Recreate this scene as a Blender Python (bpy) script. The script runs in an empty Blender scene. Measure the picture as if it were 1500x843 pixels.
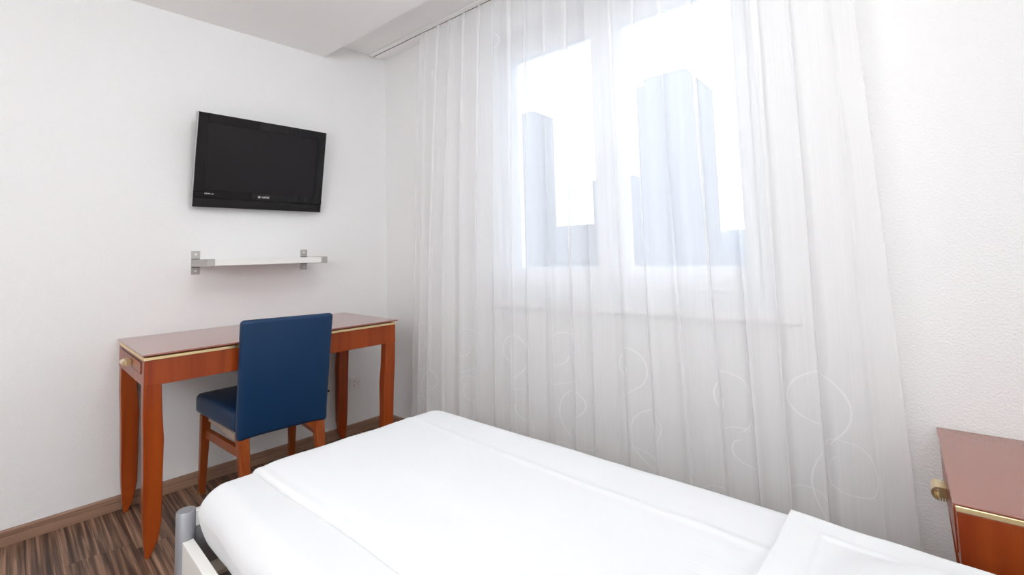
import bpy, bmesh, math, random
from math import sin, cos, pi, sqrt
from mathutils import Matrix, Vector, noise

S = bpy.context.scene
COL = S.collection
random.seed(7)

# ------------------------------------------------------------------ camera, sky, exposure
YAW, PITCH, ROLL = -0.7505968, 0.0732947, -0.0279940
CAM_LOC = Vector((2.79668, -1.74291, 1.08529))
FOCAL_PX, PX, PY, WID, HEI = 687.416, 750.0, 321.55, 1500.0, 843.0
ALPHA = 0.0670899            # the window wall is not quite square to the left wall

f = Vector((sin(YAW)*cos(PITCH), cos(YAW)*cos(PITCH), sin(PITCH)))
r = Vector((cos(YAW), -sin(YAW), 0.0))
u = r.cross(f)
r2 = r*cos(ROLL) + u*sin(ROLL)
u2 = u*cos(ROLL) - r*sin(ROLL)
cd = bpy.data.cameras.new('camera')
cd.sensor_fit = 'HORIZONTAL'
cd.sensor_width = 36.0
cd.lens = 36.0*FOCAL_PX/WID
cd.shift_x = (WID/2 - PX)/WID
cd.shift_y = -(HEI/2 - PY)/WID
cd.clip_start, cd.clip_end = 0.02, 2000
cam = bpy.data.objects.new('camera', cd)
COL.objects.link(cam)
M = Matrix((r2, u2, -f)).transposed().to_4x4()
M.translation = CAM_LOC
cam.matrix_world = M
S.camera = cam

w = bpy.data.worlds.new('sky')
S.world = w
w.use_nodes = True
bg = w.node_tree.nodes['Background']
bg.inputs['Color'].default_value = (0.80, 0.87, 1.0, 1)
SKY = 4.9
bg.inputs['Strength'].default_value = SKY

FILL_POWER = 7.7            # base strength of the two added fill globes

S.view_settings.view_transform = 'Standard'
S.view_settings.look = 'None'
S.view_settings.exposure = 0.0
S.view_settings.gamma = 1.0
S.view_settings.use_curve_mapping = False
try:
    S.cycles.max_bounces = 14
    S.cycles.diffuse_bounces = 8
    S.cycles.transmission_bounces = 10
    S.cycles.transparent_max_bounces = 24
    S.cycles.use_denoising = True
    S.cycles.sample_clamp_indirect = 8.0
except Exception:
    pass

# ------------------------------------------------------------------ materials
def mat(name):
    m = bpy.data.materials.new(name)
    m.use_nodes = True
    nt = m.node_tree
    return m, nt, nt.nodes['Principled BSDF']

def N(nt, kind, **kw):
    n = nt.nodes.new(kind)
    for k, v in kw.items():
        setattr(n, k, v)
    return n

def plain(name, col, rough=0.5, metal=0.0, coat=0.0, spec=0.5, coat_rough=0.05):
    m, nt, b = mat(name)
    b.inputs['Base Color'].default_value = (*col, 1)
    b.inputs['Roughness'].default_value = rough
    b.inputs['Metallic'].default_value = metal
    b.inputs['Coat Weight'].default_value = coat
    b.inputs['Coat Roughness'].default_value = coat_rough
    b.inputs['Specular IOR Level'].default_value = spec
    return m

def bump(m, scale, strength, dist=0.002, detail=2.0, stretch=None, rough=0.5):
    nt = m.node_tree
    b = nt.nodes['Principled BSDF']
    tc = N(nt, 'ShaderNodeTexCoord')
    no = N(nt, 'ShaderNodeTexNoise')
    no.inputs['Scale'].default_value = scale
    no.inputs['Detail'].default_value = detail
    no.inputs['Roughness'].default_value = rough
    if stretch:
        mp = N(nt, 'ShaderNodeMapping')
        mp.inputs['Scale'].default_value = stretch
        nt.links.new(tc.outputs['Object'], mp.inputs['Vector'])
        nt.links.new(mp.outputs['Vector'], no.inputs['Vector'])
    else:
        nt.links.new(tc.outputs['Object'], no.inputs['Vector'])
    bp = N(nt, 'ShaderNodeBump')
    bp.inputs['Strength'].default_value = strength
    bp.inputs['Distance'].default_value = dist
    nt.links.new(no.outputs['Fac'], bp.inputs['Height'])
    nt.links.new(bp.outputs['Normal'], b.inputs['Normal'])
    return m

MW = {}
MW['wall'] = bump(plain('roughcast_white_paint', (0.83, 0.83, 0.828), 0.75, spec=0.25), 150, 0.65, 0.004, 3.0)
MW['ceiling'] = plain('ceiling_white', (0.92, 0.905, 0.89), 0.85, spec=0.2)
MW['white_plastic'] = plain('white_plastic', (0.80, 0.79, 0.78), 0.35)
MW['window_plastic'] = plain('window_white', (0.80, 0.81, 0.83), 0.4)
MW['sill'] = plain('sill_stone_white', (0.83, 0.82, 0.82), 0.3)
MW['white_board'] = plain('white_lacquered_board', (0.80, 0.79, 0.76), 0.35)
MW['grey_metal'] = plain('silver_paint', (0.36, 0.37, 0.40), 0.42, metal=0.55)
MW['dark_grey'] = plain('dark_grey_metal', (0.17, 0.17, 0.19), 0.5, metal=0.3)
MW['steel'] = bump(plain('brushed_nickel', (0.50, 0.48, 0.46), 0.5, metal=0.85), 300, 0.1, 0.001)
MW['brass'] = plain('polished_brass', (0.86, 0.70, 0.42), 0.22, metal=1.0)
MW['gold_strip'] = plain('brushed_gold_strip', (0.95, 0.74, 0.41), 0.32, metal=0.85)
MW['black_gloss'] = plain('piano_black', (0.006, 0.005, 0.005), 0.05, spec=0.30)
MW['black_matte'] = plain('black_plastic', (0.010, 0.009, 0.009), 0.45, spec=0.25)
MW['screen'] = plain('screen_glass', (0.016, 0.014, 0.015), 0.30, spec=0.18)
MW['silver_edge'] = plain('silver_bezel_edge', (0.45, 0.45, 0.46), 0.35, metal=0.6)
MW['print_white'] = plain('white_print', (0.75, 0.75, 0.77), 0.5)
MW['hole'] = plain('socket_hole', (0.01, 0.01, 0.01), 0.8)
MW['dark_slot'] = plain('rail_slot', (0.06, 0.055, 0.05), 0.8)
MW['canvas'] = plain('beige_webbing', (0.42, 0.33, 0.27), 0.9)
MW['slat'] = plain('birch_slat', (0.62, 0.53, 0.45), 0.55)
MW['leather'] = bump(plain('blue_leather', (0.0055, 0.033, 0.092), 0.40, spec=0.38), 260, 0.22, 0.001, 2.0)
MW['fill_fixture'] = plain('fill_fixture_white', (0.8, 0.8, 0.8), 0.4)

def wood(name, dark, light, stretch, scale=3.0, rough=0.32, coat=0.6, dist=1.2):
    m, nt, b = mat(name)
    tc = N(nt, 'ShaderNodeTexCoord')
    mp = N(nt, 'ShaderNodeMapping')
    mp.inputs['Scale'].default_value = stretch
    n1 = N(nt, 'ShaderNodeTexNoise')
    n1.inputs['Scale'].default_value = scale
    n1.inputs['Detail'].default_value = 4
    n1.inputs['Distortion'].default_value = dist
    rp = N(nt, 'ShaderNodeValToRGB')
    rp.color_ramp.elements[0].position = 0.3
    rp.color_ramp.elements[0].color = (*dark, 1)
    rp.color_ramp.elements[1].position = 0.72
    rp.color_ramp.elements[1].color = (*light, 1)
    L = nt.links.new
    L(tc.outputs['Object'], mp.inputs['Vector'])
    L(mp.outputs['Vector'], n1.inputs['Vector'])
    L(n1.outputs['Fac'], rp.inputs['Fac'])
    L(rp.outputs['Color'], b.inputs['Base Color'])
    b.inputs['Roughness'].default_value = rough
    b.inputs['Coat Weight'].default_value = coat
    b.inputs['Coat Roughness'].default_value = 0.12
    b.inputs['Specular IOR Level'].default_value = 0.28
    return m

# cherry with the grain running up the aprons and legs
MW['cherry'] = wood('cherry_veneer', (0.225, 0.029, 0.005), (0.355, 0.066, 0.008), (9, 9, 0.7), 1.6, 0.30, 0.12)
MW['chair_wood'] = wood('chair_beech', (0.235, 0.045, 0.008), (0.345, 0.082, 0.014), (14, 14, 1.0), 2.0, 0.35, 0.10)
MW['skirting'] = wood('walnut_skirting', (0.225, 0.125, 0.082), (0.37, 0.225, 0.155), (14, 0.8, 22), 1.6, 0.5, 0.1)
MW['skirting_window'] = wood('walnut_skirting_b', (0.225, 0.125, 0.082), (0.37, 0.225, 0.155), (0.8, 14, 22), 1.6, 0.5, 0.1)
MW['glass_top'] = bump(plain('brown_tinted_glass', (0.31, 0.105, 0.070), 0.12, spec=0.6, coat=0.45), 190, 0.10, 0.0012, 3.0)
MW['glass_top'].node_tree.nodes['Principled BSDF'].inputs['Coat IOR'].default_value = 1.7
MW['glass_edge'] = plain('glass_edge', (0.35, 0.23, 0.19), 0.1)

def floor_material():
    m, nt, b = mat('zebrano_laminate')
    L = nt.links.new
    tc = N(nt, 'ShaderNodeTexCoord')
    sx = N(nt, 'ShaderNodeSeparateXYZ')
    L(tc.outputs['Object'], sx.inputs['Vector'])
    def math_(op, a, bv=None):
        n = N(nt, 'ShaderNodeMath', operation=op)
        for i, v in enumerate((a, bv)):
            if v is None: continue
            if isinstance(v, (int, float)): n.inputs[i].default_value = v
            else: L(v, n.inputs[i])
        return n.outputs[0]
    row = math_('FLOOR', math_('DIVIDE', sx.outputs['Y'], 0.098))
    wn = N(nt, 'ShaderNodeTexWhiteNoise', noise_dimensions='1D')
    L(row, wn.inputs['W'])
    xs = math_('ADD', sx.outputs['X'], math_('MULTIPLY', wn.outputs['Value'], 5.0))
    seg = math_('FLOOR', math_('DIVIDE', xs, 0.62))
    wn2 = N(nt, 'ShaderNodeTexWhiteNoise', noise_dimensions='2D')
    cb = N(nt, 'ShaderNodeCombineXYZ')
    L(row, cb.inputs['X']); L(seg, cb.inputs['Y'])
    L(cb.outputs['Vector'], wn2.inputs['Vector'])
    off = math_('MULTIPLY', wn2.outputs['Value'], 37.0)
    cv = N(nt, 'ShaderNodeCombineXYZ')
    L(math_('MULTIPLY', sx.outputs['X'], 1.6), cv.inputs['X'])
    L(math_('ADD', math_('MULTIPLY', sx.outputs['Y'], 78.0), off), cv.inputs['Y'])
    L(off, cv.inputs['Z'])
    no = N(nt, 'ShaderNodeTexNoise')
    no.inputs['Scale'].default_value = 1.0
    no.inputs['Detail'].default_value = 3.5
    no.inputs['Roughness'].default_value = 0.62
    no.inputs['Distortion'].default_value = 0.35
    L(cv.outputs['Vector'], no.inputs['Vector'])
    rp = N(nt, 'ShaderNodeValToRGB')
    cr = rp.color_ramp
    cr.elements[0].position = 0.30; cr.elements[0].color = (0.036, 0.019, 0.013, 1)
    cr.elements[1].position = 0.74; cr.elements[1].color = (0.47, 0.29, 0.19, 1)
    e = cr.elements.new(0.46); e.color = (0.115, 0.063, 0.043, 1)
    e = cr.elements.new(0.56); e.color = (0.235, 0.137, 0.090, 1)
    L(no.outputs['Fac'], rp.inputs['Fac'])
    tone = N(nt, 'ShaderNodeMix', data_type='RGBA', blend_type='MULTIPLY')
    tone.inputs[0].default_value = 1.0
    t2 = N(nt, 'ShaderNodeMapRange')
    t2.inputs['To Min'].default_value = 0.72; t2.inputs['To Max'].default_value = 1.22
    L(wn2.outputs['Value'], t2.inputs['Value'])
    L(rp.outputs['Color'], tone.inputs[6]); L(t2.outputs['Result'], tone.inputs[7])
    L(tone.outputs[2], b.inputs['Base Color'])
    b.inputs['Roughness'].default_value = 0.42
    b.inputs['Specular IOR Level'].default_value = 0.25
    return m
MW['floor'] = floor_material()

def cloth(name, col, scale, strength, stretch=None):
    m = plain(name, col, 0.9, spec=0.1)
    m.node_tree.nodes['Principled BSDF'].inputs['Sheen Weight'].default_value = 0.15
    return bump(m, scale, strength, 0.002, 2.0, stretch)
MW['duvet'] = cloth('damask_white_cotton', (0.75, 0.76, 0.775), 9, 0.15, (1, 22, 1))
MW['pillow'] = cloth('striped_white_cotton', (0.75, 0.76, 0.775), 10, 0.15, (24, 1, 1))
MW['sheet'] = cloth('white_sheet', (0.725, 0.735, 0.75), 16, 0.25)

def sheer(name, face_through, col):
    m = bpy.data.materials.new(name)
    m.use_nodes = True
    nt = m.node_tree
    nt.nodes.clear()
    L = nt.links.new
    out = N(nt, 'ShaderNodeOutputMaterial')
    tr = N(nt, 'ShaderNodeBsdfTransparent')
    df = N(nt, 'ShaderNodeBsdfDiffuse'); df.inputs['Color'].default_value = (*col, 1)
    tl = N(nt, 'ShaderNodeBsdfTranslucent'); tl.inputs['Color'].default_value = (*col, 1)
    fab = N(nt, 'ShaderNodeMixShader'); fab.inputs[0].default_value = 0.40
    L(df.outputs[0], fab.inputs[1]); L(tl.outputs[0], fab.inputs[2])
    mx = N(nt, 'ShaderNodeMixShader')
    # woven threads: faint vertical and horizontal variation of the weave's density
    tc = N(nt, 'ShaderNodeTexCoord')
    mp = N(nt, 'ShaderNodeMapping'); mp.inputs['Scale'].default_value = (260, 1, 2.0)
    no = N(nt, 'ShaderNodeTexNoise'); no.inputs['Scale'].default_value = 1.0; no.inputs['Detail'].default_value = 1.0
    L(tc.outputs['Object'], mp.inputs['Vector']); L(mp.outputs['Vector'], no.inputs['Vector'])
    mr = N(nt, 'ShaderNodeMapRange')
    mr.inputs['To Min'].default_value = 1 - face_through - 0.03
    mr.inputs['To Max'].default_value = 1 - face_through + 0.03
    L(no.outputs['Fac'], mr.inputs['Value'])
    L(mr.outputs['Result'], mx.inputs[0])
    L(tr.outputs[0], mx.inputs[1]); L(fab.outputs[0], mx.inputs[2])
    L(mx.outputs[0], out.inputs['Surface'])
    return m
MW['sheer'] = sheer('sheer_voile', 0.40, (0.95, 0.95, 0.955))
MW['thread'] = sheer('embroidery_thread', 0.33, (0.96, 0.96, 0.965))
MW['header'] = sheer('voile_header_tape', 0.32, (0.95, 0.945, 0.945))

def window_glass():
    m = bpy.data.materials.new('window_glass')
    m.use_nodes = True
    nt = m.node_tree; nt.nodes.clear()
    out = N(nt, 'ShaderNodeOutputMaterial')
    tr = N(nt, 'ShaderNodeBsdfTransparent'); tr.inputs['Color'].default_value = (0.93, 0.96, 0.97, 1)
    gl = N(nt, 'ShaderNodeBsdfGlossy'); gl.inputs['Roughness'].default_value = 0.0
    fr = N(nt, 'ShaderNodeFresnel'); fr.inputs['IOR'].default_value = 1.45
    mx = N(nt, 'ShaderNodeMixShader')
    nt.links.new(fr.outputs[0], mx.inputs[0])
    nt.links.new(tr.outputs[0], mx.inputs[1]); nt.links.new(gl.outputs[0], mx.inputs[2])
    nt.links.new(mx.outputs[0], out.inputs['Surface'])
    return m
MW['pane'] = window_glass()

def facade(name, wall_col, win_col, bw, bh):
    m, nt, b = mat(name)
    tc = N(nt, 'ShaderNodeTexCoord')
    sx = N(nt, 'ShaderNodeSeparateXYZ')
    L = nt.links.new
    L(tc.outputs['Object'], sx.inputs['Vector'])
    ad = N(nt, 'ShaderNodeMath', operation='ADD')
    L(sx.outputs['X'], ad.inputs[0]); L(sx.outputs['Y'], ad.inputs[1])
    cb = N(nt, 'ShaderNodeCombineXYZ')
    L(ad.outputs[0], cb.inputs['X']); L(sx.outputs['Z'], cb.inputs['Y'])
    br = N(nt, 'ShaderNodeTexBrick')
    br.offset = 0.0
    br.inputs['Color1'].default_value = (*win_col, 1)
    br.inputs['Color2'].default_value = (*[c*1.12 for c in win_col], 1)
    br.inputs['Mortar'].default_value = (*wall_col, 1)
    br.inputs['Scale'].default_value = 1.0
    br.inputs['Mortar Size'].default_value = 0.75
    br.inputs['Brick Width'].default_value = bw
    br.inputs['Row Height'].default_value = bh
    L(cb.outputs['Vector'], br.inputs['Vector'])
    L(br.outputs['Color'], b.inputs['Base Color'])
    b.inputs['Roughness'].default_value = 0.8
    return m
MW['tower'] = facade('tower_facade', (0.165, 0.165, 0.175), (0.125, 0.13, 0.14), 2.9, 2.9)
MW['block'] = facade('block_facade', (0.185, 0.185, 0.195), (0.15, 0.155, 0.165), 3.4, 3.0)
MW['ground'] = bump(plain('city_ground', (0.15, 0.16, 0.175), 0.95), 0.05, 0.2)
MW['hill'] = bump(plain('wooded_hill', (0.145, 0.16, 0.18), 0.95), 0.08, 0.5, 1.0)

# ------------------------------------------------------------------ mesh helpers
class MB:
    """Collects vertices and faces of one part, in room (or window-wall) coordinates."""
    def __init__(s): s.v, s.f, s.m = [], [], []
    def add(s, vs, fs, mi=0):
        o = len(s.v)
        s.v += [Vector(p) for p in vs]
        s.f += [tuple(o+i for i in q) for q in fs]
        s.m += [mi]*len(fs)
        return s
    def box(s, lo, hi, bev=0.0, mi=0, seg=2):
        lo, hi = Vector(lo), Vector(hi)
        bm = bmesh.new()
        bmesh.ops.create_cube(bm, size=1.0)
        c, d = (lo+hi)/2, hi-lo
        for v in bm.verts: v.co = Vector((c.x+v.co.x*d.x, c.y+v.co.y*d.y, c.z+v.co.z*d.z))
        if bev > 0:
            bmesh.ops.bevel(bm, geom=bm.edges[:], offset=min(bev, 0.45*min(d)), segments=seg, affect='EDGES', profile=0.5)
        bm.verts.index_update()
        s.add([v.co.copy() for v in bm.verts], [[v.index for v in q.verts] for q in bm.faces], mi)
        bm.free()
        return s
    def soft(s, lo, hi, rad, k=4, n=6, warp=None, mi=0):
        """box with generously rounded edges and enough points to be bent"""
        lo, hi = Vector(lo), Vector(hi)
        def ticks(a, b):
            t = [a + rad*i/k for i in range(k)]
            t += [a+rad + (b-a-2*rad)*i/n for i in range(n)]
            t += [b-rad + rad*i/k for i in range(k+1)]
            return t
        T = [ticks(lo[i], hi[i]) for i in range(3)]
        idx, vs, fs = {}, [], []
        def vid(p):
            key = (round(p[0], 6), round(p[1], 6), round(p[2], 6))
            if key not in idx:
                q = Vector(p)
                c = Vector([min(max(q[i], lo[i]+rad), hi[i]-rad) for i in range(3)])
                e = q-c
                if e.length > 1e-9: q = c + e.normalized()*rad
                if warp: q = Vector(warp(q))
                idx[key] = len(vs); vs.append(q)
            return idx[key]
        for ax in range(3):
            a, b = (ax+1) % 3, (ax+2) % 3
            for side, val in ((0, lo[ax]), (1, hi[ax])):
                for i in range(len(T[a])-1):
                    for j in range(len(T[b])-1):
                        q = []
                        for di, dj in ((0, 0), (1, 0), (1, 1), (0, 1)):
                            p = [0, 0, 0]
                            p[ax] = val; p[a] = T[a][i+di]; p[b] = T[b][j+dj]
                            q.append(vid(p))
                        fs.append(q if side else q[::-1])
        return s.add(vs, fs, mi)
    def loft(s, rings, mi=0, cap=True, closed=True):
        n = len(rings[0]); vs = [p for rg in rings for p in rg]; fs = []
        for i in range(len(rings)-1):
            for j in range(n if closed else n-1):
                k = (j+1) % n
                fs.append((i*n+j, i*n+k, (i+1)*n+k, (i+1)*n+j))
        if cap and closed:
            fs.append(tuple(range(n))[::-1]); fs.append(tuple((len(rings)-1)*n+j for j in range(n)))
        return s.add(vs, fs, mi)
    def leg(s, secs, bev=0.005):
        """secs: (z, x0, x1, y0, y1) sections of a square leg with eased corners"""
        rings = []
        for z, x0, x1, y0, y1 in secs:
            e = min(bev, 0.3*(x1-x0), 0.3*(y1-y0))
            rings.append([(x0+e, y0, z), (x1-e, y0, z), (x1, y0+e, z), (x1, y1-e, z),
                          (x1-e, y1, z), (x0+e, y1, z), (x0, y1-e, z), (x0, y0+e, z)])
        return s.loft(rings)
    def tube(s, pts, rad, n=10, mi=0):
        pts = [Vector(p) for p in pts]; rings = []
        t0 = (pts[1]-pts[0]).normalized()
        a = t0.orthogonal().normalized()
        for i, p in enumerate(pts):
            t = (pts[min(i+1, len(pts)-1)]-pts[max(i-1, 0)]).normalized()
            a = (a - t*a.dot(t)).normalized(); b = t.cross(a)
            rr = rad[i] if isinstance(rad, (list, tuple)) else rad
            rings.append([p + (a*cos(2*pi*j/n) + b*sin(2*pi*j/n))*rr for j in range(n)])
        return s.loft(rings, mi)
    def disc(s, c, axis, rad, h, n=20, bev=0.0, mi=0):
        c, ax = Vector(c), Vector(axis).normalized()
        prof = [(0, rad-bev), (bev, rad), (h-bev, rad), (h, rad-bev)] if bev else [(0, rad), (h, rad)]
        return s.lathe(c, ax, prof, n, mi)
    def lathe(s, c, ax, prof, n=24, mi=0):
        c, ax = Vector(c), Vector(ax).normalized()
        a = ax.orthogonal().normalized(); b = ax.cross(a)
        return s.loft([[c + ax*h + (a*cos(2*pi*j/n) + b*sin(2*pi*j/n))*max(rr, 1e-5) for j in range(n)] for h, rr in prof], mi)

ORIGIN = {}
def tag(o, label=None, cat=None, group=None, kind=None):
    if label: o['label'] = label
    if cat: o['category'] = cat
    if group: o['group'] = group
    if kind: o['kind'] = kind
    return o

def thing(name, label, cat, loc, win=False, group=None):
    o = bpy.data.objects.new(name, None); COL.objects.link(o)
    o.empty_display_size = 0.1
    loc = Vector(loc)
    R = Matrix.Rotation(ALPHA if win else 0.0, 4, 'Z')
    o.location = R @ loc
    o.rotation_euler = (0, 0, ALPHA if win else 0.0)
    ORIGIN[o.name] = loc
    return tag(o, label, cat, group)

def build(name, mb, m, parent=None, smooth=False, win=False, loc=None, label=None, angle=None):
    ms = m if isinstance(m, (list, tuple)) else [m]
    me = bpy.data.meshes.new(name)
    og = ORIGIN[parent.name] if parent else Vector(loc or (0, 0, 0))
    me.from_pydata([tuple(v-og) for v in mb.v], [], mb.f)
    for q in ms: me.materials.append(MW[q] if isinstance(q, str) else q)
    for p, i in zip(me.polygons, mb.m): p.material_index = i
    bm = bmesh.new(); bm.from_mesh(me)
    bmesh.ops.recalc_face_normals(bm, faces=bm.faces[:])
    bm.to_mesh(me); bm.free()
    if smooth:
        for p in me.polygons: p.use_smooth = True
        if angle:
            try: me.set_sharp_from_angle(angle=angle)
            except Exception: pass
    o = bpy.data.objects.new(name, me); COL.objects.link(o)
    if parent:
        o.parent = parent
        ORIGIN[o.name] = og
    else:
        R = Matrix.Rotation(ALPHA if win else 0.0, 4, 'Z')
        o.location = R @ og
        o.rotation_euler = (0, 0, ALPHA if win else 0.0)
        ORIGIN[o.name] = og
    if label: o['label'] = label
    return o

def structure(name, mb, m, win=False, smooth=False, label=None, cat=None):
    o = build(name, mb, m, None, smooth, win)
    o['kind'] = 'structure'
    if label: o['label'] = label
    if cat: o['category'] = cat
    return o

# ------------------------------------------------------------------ room shell
ZC, ZR = 2.352, 2.459            # main ceiling, curtain recess
OX0, OX1, OZ0, OZ1 = 0.972, 2.312, 0.846, 2.300   # window opening in the window wall
XR, YB = 3.40, -3.70
structure('floor', MB().box((-0.15, YB-0.15, -0.1), (XR+0.2, 0.6, 0.0)), 'floor',
          label='dark brown striped laminate floor', cat='floor')
structure('wall_left', MB().box((-0.15, YB-0.15, 0.0), (0.0, 0.02, 2.6)), 'wall',
          label='white textured wall behind the desk', cat='wall')
structure('wall_right', MB().box((XR, YB-0.15, 0.0), (XR+0.15, 0.5, 2.6)), 'wall',
          label='white textured wall at the head of the bed', cat='wall')
structure('wall_back', MB().box((0.0, YB-0.15, 0.0), (XR, YB, 2.6)), 'wall',
          label='white textured wall behind the viewer', cat='wall')
wb = MB()
wb.box((0.0, 0.0, 0.0), (OX0, 0.28, 2.6))
wb.box((OX1, 0.0, 0.0), (XR+0.05, 0.28, 2.6))
wb.box((OX0, 0.0, 0.0), (OX1, 0.28, OZ0-0.036))
wb.box((OX0, 0.0, OZ1), (OX1, 0.28, 2.6))
structure('wall_window', wb, 'wall', win=True, label='white textured wall around the window', cat='wall')
cb_ = MB()
cb_.add([(0.0, -0.434, ZC), (XR, -0.434+XR*math.tan(ALPHA), ZC), (XR, YB, ZC), (0.0, YB, ZC),
         (0.0, -0.434, 2.62), (XR, -0.434+XR*math.tan(ALPHA), 2.62), (XR, YB, 2.62), (0.0, YB, 2.62)],
        [(0, 1, 2, 3), (4, 7, 6, 5), (0, 4, 5, 1), (1, 5, 6, 2), (2, 6, 7, 3), (3, 7, 4, 0)])
structure('ceiling', cb_, 'ceiling', label='white main ceiling', cat='ceiling')
cr_ = MB()
cr_.add([(0.0, -0.45, ZR), (0.0, 0.02, ZR), (XR, 0.02+XR*math.tan(ALPHA), ZR), (XR, -0.45+XR*math.tan(ALPHA), ZR),
         (0.0, -0.45, 2.64), (0.0, 0.02, 2.64), (XR, 0.02+XR*math.tan(ALPHA), 2.64), (XR, -0.45+XR*math.tan(ALPHA), 2.64)],
        [(0, 1, 2, 3), (4, 7, 6, 5), (0, 4, 5, 1), (1, 5, 6, 2), (2, 6, 7, 3), (3, 7, 4, 0)])
structure('ceiling_recess', cr_, 'ceiling', label='raised strip of ceiling above the curtain', cat='ceiling')

def skirting_profile(p0, p1, inward):
    """extruded board with a fine groove; inward is the unit vector into the room"""
    prof = [(0.0, 0.0), (0.015, 0.0), (0.015, 0.033), (0.0115, 0.0345), (0.0115, 0.036), (0.015, 0.0375), (0.015, 0.054), (0.012, 0.059), (0.0, 0.059)]
    p0, p1, iv = Vector(p0), Vector(p1), Vector(inward)
    return MB().loft([[p + iv*a + Vector((0, 0, z)) for a, z in prof] for p in (p0, p1)])
structure('baseboard_left', skirting_profile((0, YB, 0), (0, -0.015, 0), (1, 0, 0)), 'skirting',
          label='brown wooden skirting along the desk wall', cat='baseboard')
structure('baseboard_window', skirting_profile((0.0, 0, 0), (XR, 0, 0), (0, -1, 0)), 'skirting_window', win=True,
          label='brown wooden skirting under the window', cat='baseboard')

# ------------------------------------------------------------------ window
wn = thing('window_1', 'white two-sash window behind the sheer curtain', 'window', (1.64, 0.07, 0.846), win=True)
wn['kind'] = 'structure'
FX0, FX1, FZ0, FZ1 = 0.974, 2.310, 0.848, 2.298
fr = MB()
y0, y1 = 0.09, 0.16
fr.box((FX0, y0, FZ0), (FX0+0.045, y1, FZ1), 0.004)
fr.box((FX1-0.045, y0, FZ0), (FX1, y1, FZ1), 0.004)
fr.box((FX0+0.045, y0, FZ0), (FX1-0.045, y1, 0.905), 0.004)
fr.box((FX0+0.045, y0, 2.225), (FX1-0.045, y1, FZ1), 0.004)
fr.box((1.618, y0, 0.905), (1.664, y1, 2.225), 0.004)
build('window_frame', fr, 'window_plastic', wn, True, angle=0.30)
for a, b_ in ((1.019, 1.618), (1.664, 2.265)):
    sb = MB(); z0, z1 = 0.905, 2.225
    g0, g1, gz0, gz1 = a+0.056, b_-0.050, 1.008, 2.158
    sb.box((a, 0.078, z0), (g0, 0.145, z1), 0.006)
    sb.box((g1, 0.078, z0), (b_, 0.145, z1), 0.006)
    sb.box((g0, 0.078, z0), (g1, 0.145, gz0), 0.006)
    sb.box((g0, 0.078, gz1), (g1, 0.145, z1), 0.006)
    so = build('sash', sb, 'window_plastic', wn, True, angle=0.30)
    build('pane', MB().box((g0-0.005, 0.110, gz0-0.005), (g1+0.005, 0.116, gz1+0.005)), 'pane', so)
    if a < 1.5:
        hb = MB()
        hb.box((1.588, 0.066, 1.50), (1.612, 0.078, 1.58), 0.004)
        hb.disc((1.600, 0.066, 1.54), (0, -1, 0), 0.008, 0.03)
        hb.box((1.592, 0.034, 1.425), (1.608, 0.048, 1.55), 0.005)
        build('handle', hb, 'white_plastic', so, True, angle=0.30)
sl = MB().box((0.885, -0.035, 0.810), (2.402, 0.09, 0.846), 0.006)
sill = build('window_sill', sl, 'sill', wn, True, angle=0.30)

# ------------------------------------------------------------------ curtain rail and curtain
cr = thing('curtain_rail', 'white flush curtain rail in the raised ceiling strip', 'curtain rail', (1.5, -0.09, ZR), win=True)
rb = MB()
rb.box((0.0, -0.130, ZR-0.010), (3.3, -0.098, ZR-0.0005), 0.002)
rb.box((0.0, -0.089, ZR-0.010), (3.3, -0.045, ZR-0.0005), 0.002)
build('track', rb, 'ceiling', cr)
build('slot', MB().box((0.002, -0.0985, ZR-0.006), (3.298, -0.0885, ZR-0.0005)), 'dark_slot', cr, label='dark narrow slot')

ct = thing('sheer_curtain', 'floor-length white sheer curtain with swirl embroidery, hanging across the window', 'curtain',
           (1.55, -0.09, 0.015), win=True)
ZT, ZB_ = ZR-0.013, 0.018
NP = 19
phase_j = [random.uniform(-0.9, 0.9) for _ in range(80)]
def fold_phase(t):
    base = t*NP
    i = int(math.floor(base)); k = base-i
    k = k*k*(3-2*k)
    j = phase_j[(i+40) % 80]*(1-k) + phase_j[(i+41) % 80]*k
    return 2*pi*base + j*1.1
def curtain_point(t, z):
    g = (ZT-z)/(ZT-ZB_)                      # 0 at the rail, 1 at the hem
    xl = 0.492 - 0.085*g**0.6 - 0.040*g
    xr = 2.585 + 0.070*g**0.6 + 0.020*g
    ph = fold_phase(t) + 0.85*noise.noise(Vector((t*7.3, g*1.3, 2.0)))*g
    n1 = noise.noise(Vector((t*9.0, g*0.8, 5.0)))
    L = xr-xl
    tight = 1.0 - min(1.0, g*1.6)
    b = 1.05 + 0.95*tight + 0.50*n1
    wl = L/NP
    env = min(1.0, t*NP*0.9, (1-t)*NP*0.9)
    x = xl + L*t + env*b*wl/(2*pi)*sin(ph) + env*0.030*g*noise.noise(Vector((t*5.0, g*1.1, 9.0)))
    amp = (0.011 + 0.005*min(1, g*2.5) + 0.005*n1*g)
    y = -0.092 + env*amp*cos(ph) + 0.008*g*noise.noise(Vector((t*6.0, g*2.0, 1.0))) - 0.012*g
    y += 0.0035*env*cos(2.37*ph+3.0*n1) + 0.002*env*g*sin(4.1*ph+1.0)
    # a few broad deep folds that grow towards the floor
    y += 0.009*g*sin(2*pi*t*6.5 + 1.0 + 0.8*g)
    return Vector((x, min(y, -0.045), z))
NU, NV = 1150, 44
cm = MB()
zs = [ZT + (ZB_-ZT)*((j/NV)) for j in range(NV+1)]
vs = [curtain_point(i/NU, z) for z in zs for i in range(NU+1)]
fs = [(j*(NU+1)+i, j*(NU+1)+i+1, (j+1)*(NU+1)+i+1, (j+1)*(NU+1)+i) for j in range(NV) for i in range(NU)]
cm.add(vs, fs, 0)
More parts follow.
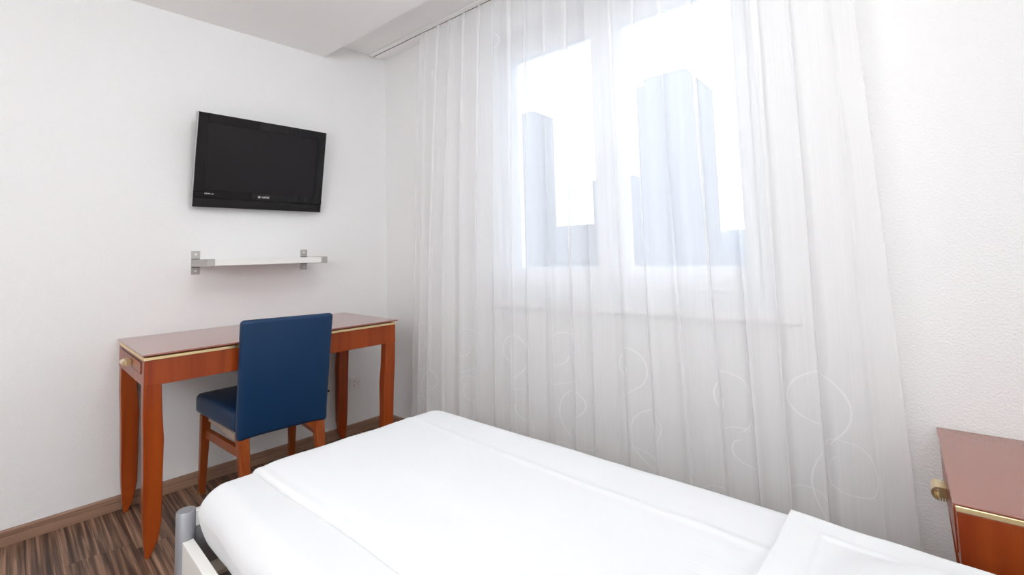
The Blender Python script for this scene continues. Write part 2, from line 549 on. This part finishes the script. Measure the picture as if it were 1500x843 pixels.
# embroidered swirls: curled vines stitched on the lower half (ribbons following the cloth)
def stitch(pts, wdt):
    P = []
    for i, (a, z) in enumerate(pts):
        a2, z2 = pts[min(i+1, len(pts)-1)]; a1, z1 = pts[max(i-1, 0)]
        da, dz = (a2-a1), (z2-z1); l = sqrt(da*da+dz*dz) or 1
        nx, nz = -dz/l*wdt/2, da/l*wdt/2
        P.append(((a+nx, z+nz), (a-nx, z-nz)))
    vv, ff = [], []
    FW = 2.28                                   # metres of curtain width for t in 0..1
    for q in P:
        for a, z in q:
            c = curtain_point(min(max(a/FW, 0), 1), min(max(z, ZB_), ZT))
            e = 0.003
            d = curtain_point(min(max(a/FW+e, 0), 1), c.z) - curtain_point(min(max(a/FW-e, 0), 1), c.z)
            nrm = Vector((d.y, -d.x, 0))
            nrm = nrm.normalized() if nrm.length > 1e-7 else Vector((0, -1, 0))
            vv.append(c + nrm*0.0012)
    for i in range(len(P)-1):
        ff.append((2*i, 2*i+1, 2*i+3, 2*i+2))
    cm.add(vv, ff, 1)
def spiral(cx, cz, r0, turns, a0, sgn, grow):
    n = int(90*turns); out = []
    for i in range(n+1):
        q = i/n
        rr = r0*(0.26 + 0.10*q + 0.78*q**2.4)
        a = a0 + sgn*2*pi*turns*q
        out.append((cx + rr*cos(a), cz + rr*sin(a)*1.45 + grow*q*q))
    return out
rs = random.Random(11)
for c in range(7):
    bx = 0.10 + c*0.325
    for (ox, z, R0, tn, a0, sg, gr) in ((0.00, 0.57, 0.105, 1.35, 0.6, -1, 0.04), (0.09, 0.36, 0.115, 1.45, 2.4, 1, -0.03),
                                        (-0.02, 0.17, 0.090, 1.3, 0.2, -1, 0.03)):
        stitch(spiral(bx+ox+rs.uniform(-.03, .03), z+rs.uniform(-.05, .05), R0*rs.uniform(.85, 1.15), tn, a0+rs.uniform(-.6, .6), sg, gr), 0.0032)
    if rs.random() < 0.5:
        stitch(spiral(bx+rs.uniform(-.08, .08), 2.12+rs.uniform(-.15, .15), 0.05, 1.1, rs.uniform(0, 6), rs.choice((-1, 1)), 0.03), 0.0030)
build('cloth', cm, ['sheer', 'thread'], ct, smooth=True)
# gathered heading tape along the top
hd = MB(); n_ = NU
hv = [curtain_point(i/n_, z) + Vector((0, 0.0012, 0)) for z in (ZT-0.001, ZT-0.022) for i in range(n_+1)]
hd.add(hv, [(i, i+1, n_+1+i+1, n_+1+i) for i in range(n_)])
build('heading_tape', hd, 'header', ct, smooth=True)

# ------------------------------------------------------------------ city outside (window-wall coordinates)
G = -32.0
def tower(label, boxes, m, name='tower_block', cat='building', group=None):
    x0 = min(b[0] for b in boxes); x1 = max(b[1] for b in boxes); yy = min(b[2] for b in boxes)
    t = thing(name, label, cat, ((x0+x1)/2, yy, G), win=True, group=group)
    for i, (a, b, c, d, z) in enumerate(boxes):
        mb = MB().box((a, c, G), (b, d, z))
        mb.box((a-0.15, c-0.15, z), (b+0.15, d+0.15, z+0.5))
        build('main_block' if i == 0 else 'side_block', mb, m, t)
    return t
tower('tall tower block in the right-hand window pane with a stepped roof', [(-48.46, -36.98, 120, 144, 47.8), (-51.74, -48.46, 122, 142, 46.6)], 'tower')
tower('tall tower block in the left-hand window pane', [(-106.0, -86.7, 120, 132, 47.2)], 'tower')
tower('lower tower between the two window panes, behind the tall ones', [(-138.5, -112.6, 250, 275, 44.0)], 'block')
tower('wide low apartment block at the foot of the left tower', [(-215, -140, 252, 285, 17.5)], 'block', 'apartment_block')
tower('low apartment block beside the right tower', [(-112, -96, 235, 262, 14.5)], 'block', 'apartment_block')
hl = MB()
nx, ny = 40, 10
hvs = []
for j in range(ny+1):
    for i in range(nx+1):
        x = -280 + 420*i/nx; y = 300 + 160*j/ny
        k = sin(pi*min(1, j/ny*0.9+0.02))
        hvs.append((x, y, G + (48 + 7*noise.noise(Vector((x*0.02, y*0.02, 0))) + 2.0*noise.noise(Vector((x*0.15, y*0.1, 3))))*k))
hl.add(hvs, [(j*(nx+1)+i, j*(nx+1)+i+1, (j+1)*(nx+1)+i+1, (j+1)*(nx+1)+i) for j in range(ny) for i in range(nx)])
tag(build('hill', hl, 'hill', None, True, win=True), 'hazy wooded hill on the skyline beyond the towers', 'hill', kind='structure')
tag(build('city_ground', MB().box((-600, 40, G-1), (400, 700, G)), 'ground', None, False, win=True), 'ground of the city far below', 'ground', kind='structure')

# ------------------------------------------------------------------ brass ring pull shared by desk and bedside table
def ring_pull(base, out, along, width, k=1.0):
    """ribbed brass pull: a C-shaped loop with three ribs behind it"""
    base, o, al = Vector(base), Vector(out), Vector(along)
    up = Vector((0, 0, k))
    mb = MB()
    rings = []
    outer, inner = [], []
    for i in range(13):
        a = -pi/2 + pi*i/12
        outer.append(o*(0.017+0.0155*cos(a)) + up*(0.0165*sin(a)))
        inner.append(o*(0.017+0.0105*cos(a)) + up*(0.0115*sin(a)))
    prof = outer + inner[::-1]
    mb.loft([[base + p + al*s for p in prof] for s in (-width/2, width/2)])
    for d in (0.004, 0.009, 0.014):
        c = base + o*d
        mb.loft([[c + o*a + up*b + al*s for a, b in ((-0.0016, -0.0165), (0.0016, -0.0165), (0.0016, 0.0165), (-0.0016, 0.0165))]
                 for s in (-width/2*0.95, width/2*0.95)])
    mb.loft([[base + o*a + up*b + al*s for a, b in ((0.0, -0.012), (0.017, -0.012), (0.017, 0.012), (0.0, 0.012))]
             for s in (-width/2*0.7, width/2*0.7)])
    return mb

def grow(secs, f_):  # mirror helper for legs
    return [f_(q) for q in secs]

# ------------------------------------------------------------------ desk
dk = thing('desk', 'long narrow cherry-wood desk with tinted glass top and gold edging against the left wall', 'desk', (0.3, -0.845, 0.0))
DX0, DX1, DY0, DY1 = 0.004, 0.572, -1.386, -0.306
ap = MB()
ap.box((DX0, DY0, 0.629), (DX1-0.022, DY0+0.022, 0.723), 0.0)
ap.box((DX0, DY1-0.022, 0.629), (DX1-0.022, DY1, 0.723), 0.0)
ap.box((DX1-0.022, DY0, 0.629), (DX1, DY1, 0.723), 0.0012)
ap.box((DX0, DY0+0.022, 0.629), (DX0+0.022, DY1-0.022, 0.723), 0.0)
ap.box((DX0+0.022, DY0+0.022, 0.708), (DX1-0.022, DY1-0.022, 0.723), 0.0)
build('apron', ap, 'cherry', dk, True, angle=0.30)
gs = MB()
gs.box((DX0, DY0-0.001, 0.723), (DX1+0.001, DY1+0.001, 0.7355), 0.0015)
build('gold_edging', gs, 'gold_strip', dk, True, angle=0.30, label='brushed gold strip under the glass')
sp = MB().box((DX0+0.012, DY0+0.012, 0.7355), (DX1-0.014, DY1-0.012, 0.7435))
build('top_panel', sp, 'cherry', dk)
gt = MB().box((0.004, DY0-0.008, 0.7435), (0.598, DY1+0.002, 0.7500), 0.0018)
build('glass_top', gt, 'glass_top', dk, True, angle=0.30, label='brown tinted glass plate')
# sabre legs: square at the apron, bowed inwards, tapering to a small foot
def sabre(y_out, sgn, x_out, xs):
    secs = []
    prof = [(0.629, 0.056, 0.0, 0.050), (0.52, 0.060, 0.001, 0.050), (0.42, 0.066, 0.005, 0.049), (0.30, 0.064, 0.008, 0.047),
            (0.20, 0.064, 0.010, 0.045), (0.12, 0.063, 0.013, 0.042), (0.06, 0.053, 0.017, 0.037), (0.025, 0.041, 0.021, 0.032), (0.0, 0.028, 0.024, 0.028)]
    for z, wd, off, dp in prof:
        ya = y_out + sgn*off; yb = ya + sgn*wd - sgn*off*0.6
        xo = x_out + xs*off*0.9; xi = xo + xs*dp
        secs.append((z, min(xo, xi), max(xo, xi), min(ya, yb), max(ya, yb)))
    return MB().leg(secs, 0.003)
build('leg', sabre(DY0, 1, DX1, -1), 'cherry', dk, True, angle=0.7)
build('leg', sabre(DY1, -1, DX1, -1), 'cherry', dk, True, angle=0.7)
build('leg', sabre(DY0, 1, DX0+0.012, 1), 'cherry', dk, True, angle=0.7)
build('leg', sabre(DY1, -1, DX0+0.012, 1), 'cherry', dk, True, angle=0.7)
dd = MB().box((0.066, DY0-0.003, 0.672), (0.520, DY0+0.004, 0.712), 0.0015)
dr = build('drawer', dd, 'cherry', dk, True, angle=0.30)
dg = MB()
for a, b_ in (((0.062, DY0-0.0006, 0.668), (0.524, DY0+0.002, 0.672)), ((0.062, DY0-0.0006, 0.712), (0.524, DY0+0.002, 0.716)),
              ((0.062, DY0-0.0006, 0.672), (0.066, DY0+0.002, 0.712)), ((0.520, DY0-0.0006, 0.672), (0.524, DY0+0.002, 0.712))):
    dg.box(a, b_)
build('drawer_gap', dg, 'hole', dr)
build('handle', ring_pull((0.315, DY0-0.003, 0.690), (0, -1, 0), (1, 0, 0), 0.060, 0.72), 'brass', dr, True, angle=0.30, label='ribbed brass pull')

# ------------------------------------------------------------------ desk chair
ch = thing('desk_chair', 'dark blue leather chair with reddish wooden legs pushed up to the desk', 'chair', (0.37, -0.88, 0.0))
def back_warp(q):
    k = (q.z-0.345)/0.49                        # 0 at the bottom, 1 at the top
    yc = -0.889; hw = 0.190 + 0.006*k
    yy = yc + (q.y-yc)/0.19*hw
    xx = q.x + 0.055*max(k, 0)**1.2 - 0.0
    b = 1 - ((q.y-yc)/0.19)**2
    xx += 0.006*max(b, 0)*(1 if q.x > 0.59 else 0)*max(0.0, min(1, 4*k*(1.05-k)))
    zz = q.z - 0.016*((q.y+1.08)/0.38)*(0.6)    # hangs a touch lower at the left rear corner
    if q.z < 0.40: zz -= 0.010*abs((q.y-yc)/0.19)**3*(0.40-q.z)/0.055
    return (xx, yy, zz)
bk = MB().soft((0.566, -1.079, 0.350), (0.607, -0.699, 0.842), 0.017, 4, 10, back_warp)
build('backrest', bk, 'leather', ch, True)
def seat_warp(q):
    k = (q.x-0.11)/0.44
    yc = -0.882
    hw = 0.232*(1-k) + 0.190*k
    yy = yc + (q.y-yc)/0.232*hw
    zz = q.z + (0.016*(1-((q.y-yc)/0.232)**2)*(1-(2*k-1)**2) if q.z > 0.42 else 0)
    zz += 0.010*(1-k)
    return (q.x, yy, zz)
st = MB().soft((0.105, -1.114, 0.360), (0.555, -0.650, 0.452), 0.024, 4, 8, seat_warp)
build('seat', st, 'leather', ch, True)
sf = MB()
sf.box((0.150, -1.075, 0.338), (0.545, -0.690, 0.364), 0.002)
build('seat_base', sf, 'canvas', ch, label='beige underside of the seat')
def cleg(x, y, tx, ty, bx, by, zt=0.37, d=0.040, foot=0.026):
    secs = []
    for k in range(7):
        q = k/6; z = zt*(1-q); dd_ = d*(1-q)+foot*q
        xx = tx*(1-q)+bx*q; yy = ty*(1-q)+by*q
        secs.append((z, xx-dd_/2, xx+dd_/2, yy-dd_/2, yy+dd_/2))
    return MB().leg(secs, 0.003)
lf = build('leg', cleg(0, 0, 0.165, -1.082, 0.142, -1.088), 'chair_wood', ch, True, angle=0.7)
build('foot_tip', MB().box((0.1285, -1.1015, 0.0), (0.1555, -1.0745, 0.028), 0.003), 'brass', lf, label='worn brass tip')
build('leg', cleg(0, 0, 0.165, -0.682, 0.142, -0.676), 'chair_wood', ch, True, angle=0.7)
build('leg', cleg(0, 0, 0.574, -1.052, 0.655, -1.050, 0.365, 0.044, 0.030), 'chair_wood', ch, True, angle=0.7)
build('leg', cleg(0, 0, 0.574, -0.732, 0.655, -0.734, 0.365, 0.044, 0.030), 'chair_wood', ch, True, angle=0.7)
for ya, yb in ((-1.076, -1.052), (-0.690, -0.732)):
    rl = MB()
    rl.loft([[(0.155, ya-0.010, 0.262), (0.155, ya+0.010, 0.262), (0.155, ya+0.010, 0.300), (0.155, ya-0.010, 0.300)],
             [(0.605, yb-0.010, 0.270), (0.605, yb+0.010, 0.270), (0.605, yb+0.010, 0.306), (0.605, yb-0.010, 0.306)]])
    build('side_stretcher', rl, 'chair_wood', ch)
cbk = MB()
cbk.add([(0.582, -0.752, 0.30), (0.582, -0.800, 0.345), (0.582, -0.752, 0.345), (0.604, -0.752, 0.30), (0.604, -0.800, 0.345), (0.604, -0.752, 0.345)],
        [(0, 1, 2), (3, 5, 4), (0, 3, 4, 1), (1, 4, 5, 2), (2, 5, 3, 0)])
build('corner_block', cbk, 'chair_wood', ch)

# ------------------------------------------------------------------ television on the wall
tv = thing('television', 'black flat-screen television tilted forward on the wall above the shelf', 'television', (0.0, -0.807, 1.60))
TW, TH = 0.648, 0.472
tilt = math.atan2(0.08, 0.465)
TO = Vector((0.062, -0.8085, 1.363))
def tvp(a, b, c):   # a along the wall, b up the screen, c out of the screen
    return Vector((TO.x + b*sin(tilt) + c*cos(tilt), TO.y + a, TO.z + b*cos(tilt) - c*sin(tilt)))
def tvbox(a0, a1, b0, b1, c0, c1, bev=0.0, mb=None, mi=0):
    t_ = MB().box((a0, b0, c0), (a1, b1, c1), bev)
    mb = mb or MB()
    return mb.add([tvp(*v) for v in t_.v], t_.f, mi)
h2 = TW/2
bz = MB()
tvbox(-h2, -h2+0.046, 0.076, TH, -0.02, 0.0, 0.002, bz)
tvbox(h2-0.046, h2, 0.076, TH, -0.02, 0.0, 0.002, bz)
tvbox(-h2+0.046, h2-0.046, TH-0.046, TH, -0.02, 0.0, 0.0, bz)
tvbox(-h2+0.046, h2-0.046, 0.048, 0.088, -0.02, 0.0, 0.0, bz)
tvbox(-h2, -h2+0.046, 0.048, 0.076, -0.02, 0.0, 0.0, bz)
tvbox(h2-0.046, h2, 0.048, 0.076, -0.02, 0.0, 0.0, bz)
bezel = build('bezel', bz, 'black_gloss', tv)
build('speaker_bar', tvbox(-h2, h2, 0.0, 0.047, -0.022, -0.003, 0.003), 'black_matte', tv)
build('screen', tvbox(-h2+0.044, h2-0.044, 0.086, TH-0.044, -0.014, -0.004), 'screen', tv, label='dark grey switched-off screen')
cs = MB()
tvbox(-h2+0.004, h2-0.004, 0.004, TH-0.004, -0.045, -0.02, 0.004, cs)
build('back_cover', cs, 'black_matte', tv)
build('silver_edge', tvbox(-h2-0.0015, -h2+0.0005, 0.0, TH, -0.034, -0.001), 'silver_edge', tv)
build('silver_edge', tvbox(h2-0.0005, h2+0.0015, 0.0, TH, -0.034, -0.001), 'silver_edge', tv)
bkt = MB()
bkt.box((0.0, -0.87, 1.50), (0.012, -0.745, 1.70), 0.003)
bkt.box((0.012, -0.83, 1.56), (0.075, -0.787, 1.62), 0.003)
build('wall_bracket', bkt, 'black_matte', tv)

def lettering(name, text, size, parent, where, m, align='CENTER', sx=1.0):
    cu = bpy.data.curves.new(name, 'FONT')
    cu.body = text; cu.size = size; cu.align_x = align; cu.extrude = 0.0003
    cu.materials.append(MW[m])
    o = bpy.data.objects.new(name, cu); COL.objects.link(o)
    o.parent = parent
    a, b, c = where
    X = (tvp(1, 0, 0)-tvp(0, 0, 0)); Y = (tvp(0, 1, 0)-tvp(0, 0, 0)); Z = (tvp(0, 0, 1)-tvp(0, 0, 0))
    Mx = Matrix((X*sx, Y, Z)).transposed().to_4x4()
    Mx.translation = tvp(a, b, c) - ORIGIN[parent.name]
    bpy.context.view_layer.update()
    me = bpy.data.meshes.new_from_object(o.evaluated_get(bpy.context.evaluated_depsgraph_get()))
    bpy.data.objects.remove(o); bpy.data.curves.remove(cu)
    me.transform(Mx)
    me.materials.clear(); me.materials.append(MW[m])
    o = bpy.data.objects.new(name, me); COL.objects.link(o)
    o.parent = parent
    return o
lettering('brand_lettering', 'UNITED', 0.0135, bezel, (0.013, 0.0630, 0.0006), 'print_white', sx=0.8)
lg = MB()
pts = [(-0.019+0.0052*cos(2*pi*i/24), 0.068+0.0052*sin(2*pi*i/24)) for i in range(25)]
lg.tube([tvp(a, b, 0.0006) for a, b in pts], 0.0008, 6)
lg.tube([tvp(-0.0212, 0.0705, 0.0006), tvp(-0.0212, 0.067, 0.0006), tvp(-0.019, 0.0653, 0.0006), tvp(-0.0168, 0.067, 0.0006), tvp(-0.0168, 0.0705, 0.0006)], 0.0007, 6)
build('brand_emblem', lg, 'print_white', bezel)
lettering('port_lettering', 'HDMI', 0.0095, bezel, (-0.262, 0.0660, 0.0006), 'print_white', sx=1.1)
lettering('badge_lettering', 'HD', 0.0090, bezel, (-0.240, 0.0655, 0.0006), 'print_white', sx=0.8)

# ------------------------------------------------------------------ wall shelf with nickel brackets
sh = thing('wall_shelf', 'short white shelf on two nickel brackets between the television and the desk', 'shelf', (0.0, -0.83, 1.08))
build('board', MB().box((0.003, -1.083, 1.067), (0.268, -0.572, 1.097), 0.0015), 'white_board', sh)
for s_, yo, yi in ((1, -1.115, -1.083), (-1, -0.540, -0.572)):
    lo_, hi_ = min(yo, yi), max(yo, yi)
    yc = (lo_+hi_)/2
    pb = MB()
    pb.box((0.0, yc-0.019, 1.026), (0.004, yc+0.019, 1.144), 0.001)
    pb.box((0.004, lo_, 1.064), (0.272, hi_, 1.100), 0.0015)
    b0 = build('bracket', pb, 'steel', sh, True, angle=0.30)
    for z in (1.127, 1.043):
        build('screw', MB().disc((0.004, yc, z), (1, 0, 0), 0.0055, 0.002, 14), 'print_white', b0)
    for z0, z1 in ((1.1005, 1.105), (1.059, 1.0635)):
        build('bend_groove', MB().box((0.0035, yc-0.018, z0), (0.0075, yc+0.018, z1)), 'dark_grey', b0)

# ------------------------------------------------------------------ three wall plates under the desk
def plate(name, label, yc, cat, zc=0.303):
    t = thing(name, label, cat, (0.0, yc, zc))
    p = MB().box((0.0, yc-0.0405, zc-0.0405), (0.006, yc+0.0405, zc+0.0405), 0.003)
    build('cover_plate', p, 'white_plastic', t, True, angle=0.30)
    ib = MB().box((0.006, yc-0.031, zc-0.031), (0.008, yc+0.031, zc+0.031), 0.001)
    build('inner_plate', ib, 'white_plastic', t, True, angle=0.30)
    return t
so = plate('wall_socket', 'white triple wall socket nearest the window, low on the wall under the desk', -0.231, 'socket')
hb = MB()
for a in (0, 1, 2):
    an = pi/2 + a*2*pi/3 + 0.35
    for da, rr in ((-0.42, 0.021), (0.42, 0.021), (0.0, 0.0105)):
        hb.disc((0.0078, -0.231+rr*cos(an+da), 0.303+rr*sin(an+da)), (1, 0, 0), 0.0023, 0.0007, 10)
build('pin_holes', hb, 'hole', so)
plate('blank_plate', 'blank white wall plate half hidden by the rear desk leg', -0.322, 'wall plate')
an_ = plate('aerial_socket', 'white aerial socket with two dark ports beside the blue chair back', -0.418, 'socket')
pb = MB()
for dy, dz in ((0.010, -0.008), (-0.010, -0.022)):
    pb.disc((0.0078, -0.418+dy, 0.303+dz), (1, 0, 0), 0.0065, 0.0012, 16)
build('ports', pb, 'hole', an_)

# ------------------------------------------------------------------ bed
bd = thing('bed_frame', 'white bed frame with round silver corner posts and white side boards', 'bed', (2.25, -0.97, 0.0))
BX0, BX1, BY0, BY1 = 1.215, 3.26, -1.388, -0.525
def post(x, y, h):
    pb_ = MB().lathe((x, y, 0), (0, 0, 1), [(0, 0.021), (0.004, 0.0232), (h-0.003, 0.0232), (h, 0.0215)], 28)
    return build('post', pb_, 'grey_metal', bd, True, angle=0.7)
post(BX0, BY0, 0.410); post(BX0, BY1, 0.40); post(BX1, BY0, 0.70); post(BX1, BY1, 0.70)
for y in (BY0-0.0, BY1):
    ys = (y-0.011, y+0.015) if y == BY0 else (y-0.015, y+0.011)
    build('side_rail', MB().box((BX0+0.012, ys[0], 0.215), (BX1-0.012, ys[1], 0.337), 0.002), 'white_board', bd, True, angle=0.30)
fb = MB().box((BX0-0.014, BY0+0.021, 0.362), (BX0+0.010, BY1-0.021, 0.402), 0.002)
build('foot_board', fb, 'white_board', bd, True, angle=0.30)
build('foot_panel', MB().box((BX0-0.004, BY0+0.014, 0.16), (BX0+0.006, BY1-0.014, 0.372), 0.001), 'grey_metal', bd, label='grey metal end panel')
build('head_board', MB().box((BX1-0.012, BY0+0.021, 0.35), (BX1+0.012, BY1-0.021, 0.68), 0.004), 'white_board', bd, True, angle=0.30)
for k in range(16):
    xs_ = BX0+0.05 + k*0.125
    build('slat', MB().box((xs_, BY0+0.018, 0.262), (xs_+0.062, BY1-0.018, 0.274), 0.002), 'slat', bd)
mw = MB()
def mat_warp(q):
    # slack fitted sheet: bulges in the middle of its height and puckers at the corner
    zz = (q.z-0.276)/0.185
    bl = 0.010*sin(pi*min(max(zz, 0), 1))
    yc, xc = -0.955, 2.24
    dx = max(-1, min(1, (q.x-xc)/1.0)); dy = max(-1, min(1, (q.y-yc)/0.40))
    nn = noise.noise(q*7.0)*0.0035 + noise.noise(Vector((q.x*16, q.y*16, q.z*5)))*0.0018
    lo = max(0.0, (0.405-q.z)/0.13)
    q = Vector((q.x + (0.022*lo if dx < -0.9 else 0), q.y + (0.034*lo if dy < -0.85 else 0), q.z))
    return (q.x + (bl*dx**5 if abs(dx) > 0.9 else 0) + nn, q.y + (bl*dy**5 if abs(dy) > 0.9 else 0) + nn, q.z + nn*0.8)
mw.soft((1.216, -1.362, 0.275), (3.24, -0.552, 0.468), 0.060, 8, 40, mat_warp)
mt = tag(build('mattress', mw, 'sheet', None, True, loc=(2.23, -0.96, 0.275)),
         'white mattress in a fitted sheet, its rounded foot end overhanging the silver post', 'mattress')

# duvet
def smooth(t): t = max(0.0, min(1.0, t)); return t*t*(3-2*t)
dv = MB()
X0, X1 = 1.238, 3.05
def far_y(x): return -0.528 + 0.045*(x-X0)/1.2
def near_y(x):
    return -1.232 + 0.030*(x-X0)/0.7*0.9 - 0.008*sin((x-X0)*9)*0.5
ZTOP = 0.486
def duvet_z(x, y):
    z = ZTOP + 0.0035*noise.noise(Vector((x*3.1, y*4.0, 0))) + 0.0016*noise.noise(Vector((x*9, y*14, 4)))
    z += 0.0028*math.exp(-((y+0.708-0.004*sin(x*6))/0.010)**2)           # pressed fold line along the bed
    z += 0.0018*math.exp(-((y+0.705+0.24)/0.06)**2)
    d = x-X0
    if d < 0.075: z -= 0.032*(1-sqrt(max(0, 1-((0.075-d)/0.075)**2)))
    return z
NXD, NYD = 150, 96
prof_n = []
rows = []
for i in range(NXD+1):
    x = X0 + (X1-X0)*(i/NXD)**1.25
    yn, yf = near_y(x), far_y(x)
    line = []
    # underside start and rolled near hem
    zb = duvet_z(x, yn+0.02)
    line.append(Vector((x, yn+0.030, zb-0.026)))
    for k in range(7):
        a = -pi/2 - pi*k/6
        line.append(Vector((x, yn+0.011+0.0115*cos(a), zb-0.0125+0.0125*sin(a) + 0.0*k)))
    for k in range(1, NYD+1):
        q = k/NYD
        y = yn+0.014 + (yf-0.075-yn-0.014)*q
        hump = 0.004*smooth(q*14) 
        line.append(Vector((x, y, duvet_z(x, y)-0.001+hump)))
    zt = duvet_z(x, yf-0.075)+0.003
    for k in range(1, 11):
        a = pi/2*k/10
        line.append(Vector((x, yf-0.075+0.075*sin(a), zt-0.075*(1-cos(a)))))
    for k in range(1, 5):
        line.append(Vector((x, yf+0.003*sin(k*1.3+x*5), zt-0.075-0.016*k)))
    rows.append(line)
nl = len(rows[0])
dv.add([p for l in rows for p in l], [(i*nl+j, i*nl+j+1, (i+1)*nl+j+1, (i+1)*nl+j) for i in range(NXD) for j in range(nl-1)])
du = tag(build('duvet', dv, 'duvet', None, True, loc=(2.1, -0.9, 0.46)), 'flat white duvet laid over the bed with a hemmed near edge', 'duvet')
sm = du.modifiers.new('thickness', 'SOLIDIFY'); sm.thickness = 0.006; sm.offset = -1

# pillow
pw = MB()
PXc, PYc, PA, PB_ = 2.835, -0.905, 0.335, 0.345
NPW = 120
def pil(s, t, top):
    ax, ay = abs(s), abs(t)
    fl = 0.80
    k = max(0.0, 1-(ax/fl)**2.4)*max(0.0, 1-(ay/fl)**2.4) if ax < fl and ay < fl else 0.0
    h = 0.080*smooth(k)**0.8
    x = PXc + PA*s*(1-0.018*(1-t*t)); y = PYc + PB_*t*(1-0.018*(1-s*s))
    wv = 0.003*noise.noise(Vector((x*9, y*9, 1)))
    edge = max(ax, ay)
    sg = 0.010 if edge < 0.97 else 0.010*(1-edge)/0.03
    base = 0.508 + wv + 0.004*smooth((edge-fl)/0.2)
    ridge = 0.006*math.exp(-((edge-fl)/0.014)**2)
    if top: return Vector((x, y, base + sg*0.5 + h + ridge))
    return Vector((x, y, base - sg*0.5 - 0.006*k**0.5))
for top in (True, False):
    g_ = [pil(-1+2*i/NPW, -1+2*j/NPW, top) for j in range(NPW+1) for i in range(NPW+1)]
    pw.add(g_, [(j*(NPW+1)+i, j*(NPW+1)+i+1, (j+1)*(NPW+1)+i+1, (j+1)*(NPW+1)+i) for j in range(NPW) for i in range(NPW)])
bmv = pw
pl = tag(build('pillow', pw, 'pillow', None, True, loc=(PXc, PYc, 0.49)), 'white flanged pillow at the head of the bed beside the small table', 'pillow')
wm = pl.modifiers.new('weld', 'WELD'); wm.merge_threshold = 0.0004

# ------------------------------------------------------------------ bedside table (square to the window wall)
ns = thing('bedside_table', 'low cherry-wood bedside table with glass top and gold edging between bed and window wall', 'table', (2.97, -0.26, 0.0), win=True)
NX0, NX1, NY0, NY1 = 2.735, 3.235, -0.520, -0.004
nap = MB()
nap.box((NX0, NY0+0.02, 0.372), (NX0+0.02, NY1, 0.5075), 0.0)
nap.box((NX1-0.02, NY0+0.02, 0.372), (NX1, NY1, 0.5075), 0.0)
nap.box((NX0, NY0, 0.372), (NX1, NY0+0.02, 0.5075), 0.0012)
nap.box((NX0+0.02, NY1-0.02, 0.372), (NX1-0.02, NY1, 0.5075), 0.0)
nap.box((NX0+0.02, NY0+0.02, 0.49), (NX1-0.02, NY1-0.02, 0.5075), 0.0)
build('apron', nap, 'cherry', ns, True, angle=0.30)
build('gold_edging', MB().box((NX0-0.001, NY0-0.001, 0.5075), (NX1+0.001, NY1, 0.5195), 0.0015), 'gold_strip', ns, True, angle=0.30, label='brushed gold strip under the glass')
build('top_panel', MB().box((NX0+0.012, NY0+0.012, 0.5195), (NX1-0.012, NY1, 0.5245)), 'cherry', ns)
build('glass_top', MB().box((NX0-0.006, NY0-0.012, 0.5245), (NX1+0.006, NY1, 0.5305), 0.0016), 'glass_top', ns, True, angle=0.30, label='brown tinted glass plate')
for x, sx in ((NX0+0.002, 1), (NX1-0.002, -1)):
    for y, sy in ((NY0, 1), (NY1, -1)):
        secs = []
        for z, wd, off, dp in ((0.372, 0.056, 0.0, 0.050), (0.30, 0.060, 0.002, 0.049), (0.2, 0.056, 0.008, 0.045), (0.1, 0.046, 0.014, 0.040), (0.0, 0.026, 0.022, 0.028)):
            ya = y+sy*off; yb = ya+sy*wd; xa = x+sx*off*0.9; xb = xa+sx*dp
            secs.append((z, min(xa, xb), max(xa, xb), min(ya, yb), max(ya, yb)))
        build('leg', MB().leg(secs, 0.003), 'cherry', ns, True, angle=0.7)
nd = build('drawer', MB().box((NX0-0.003, NY0+0.055, 0.395), (NX0+0.004, NY1-0.055, 0.492), 0.0015), 'cherry', ns, True, angle=0.30)
build('handle', ring_pull((NX0-0.003, -0.27, 0.449), (-1, 0, 0), (0, 1, 0), 0.055), 'brass', nd, True, angle=0.30, label='ribbed brass pull')

# ------------------------------------------------------------------ globe lights added out of view to brighten the room
def fill_globe(x, y, z, label, power, rad):
    t = thing('added_fill_globe', label, 'lamp', (x, y, ZC))
    build('canopy', MB().disc((x, y, ZC-0.022), (0, 0, 1), 0.06, 0.022, 32, 0.003), 'fill_fixture', t, True, angle=0.30)
    build('rod', MB().disc((x, y, z+rad-0.01), (0, 0, 1), 0.008, ZC-0.02-(z+rad-0.01), 14), 'fill_fixture', t, True, angle=0.30)
    m = bpy.data.materials.new('fill_globe_glow'); m.use_nodes = True
    b = m.node_tree.nodes['Principled BSDF']
    b.inputs['Base Color'].default_value = (0.9, 0.88, 0.84, 1)
    b.inputs['Emission Color'].default_value = (0.955, 0.98, 1.0, 1)
    b.inputs['Emission Strength'].default_value = power
    prof = [(-rad*cos(a), rad*sin(a)) for a in [pi*i/20 for i in range(0, 21)]]
    build('globe', MB().lathe((x, y, z), (0, 0, 1), prof, 48), m, t, True)
    return t
fill_globe(2.10, -1.15, 2.10, 'added white fill globe, out of view over the foot of the bed', FILL_POWER*1.6, 0.20)
fill_globe(2.75, -2.95, 1.60, 'added white fill globe, out of view at the back of the room', FILL_POWER*3.6, 0.22)
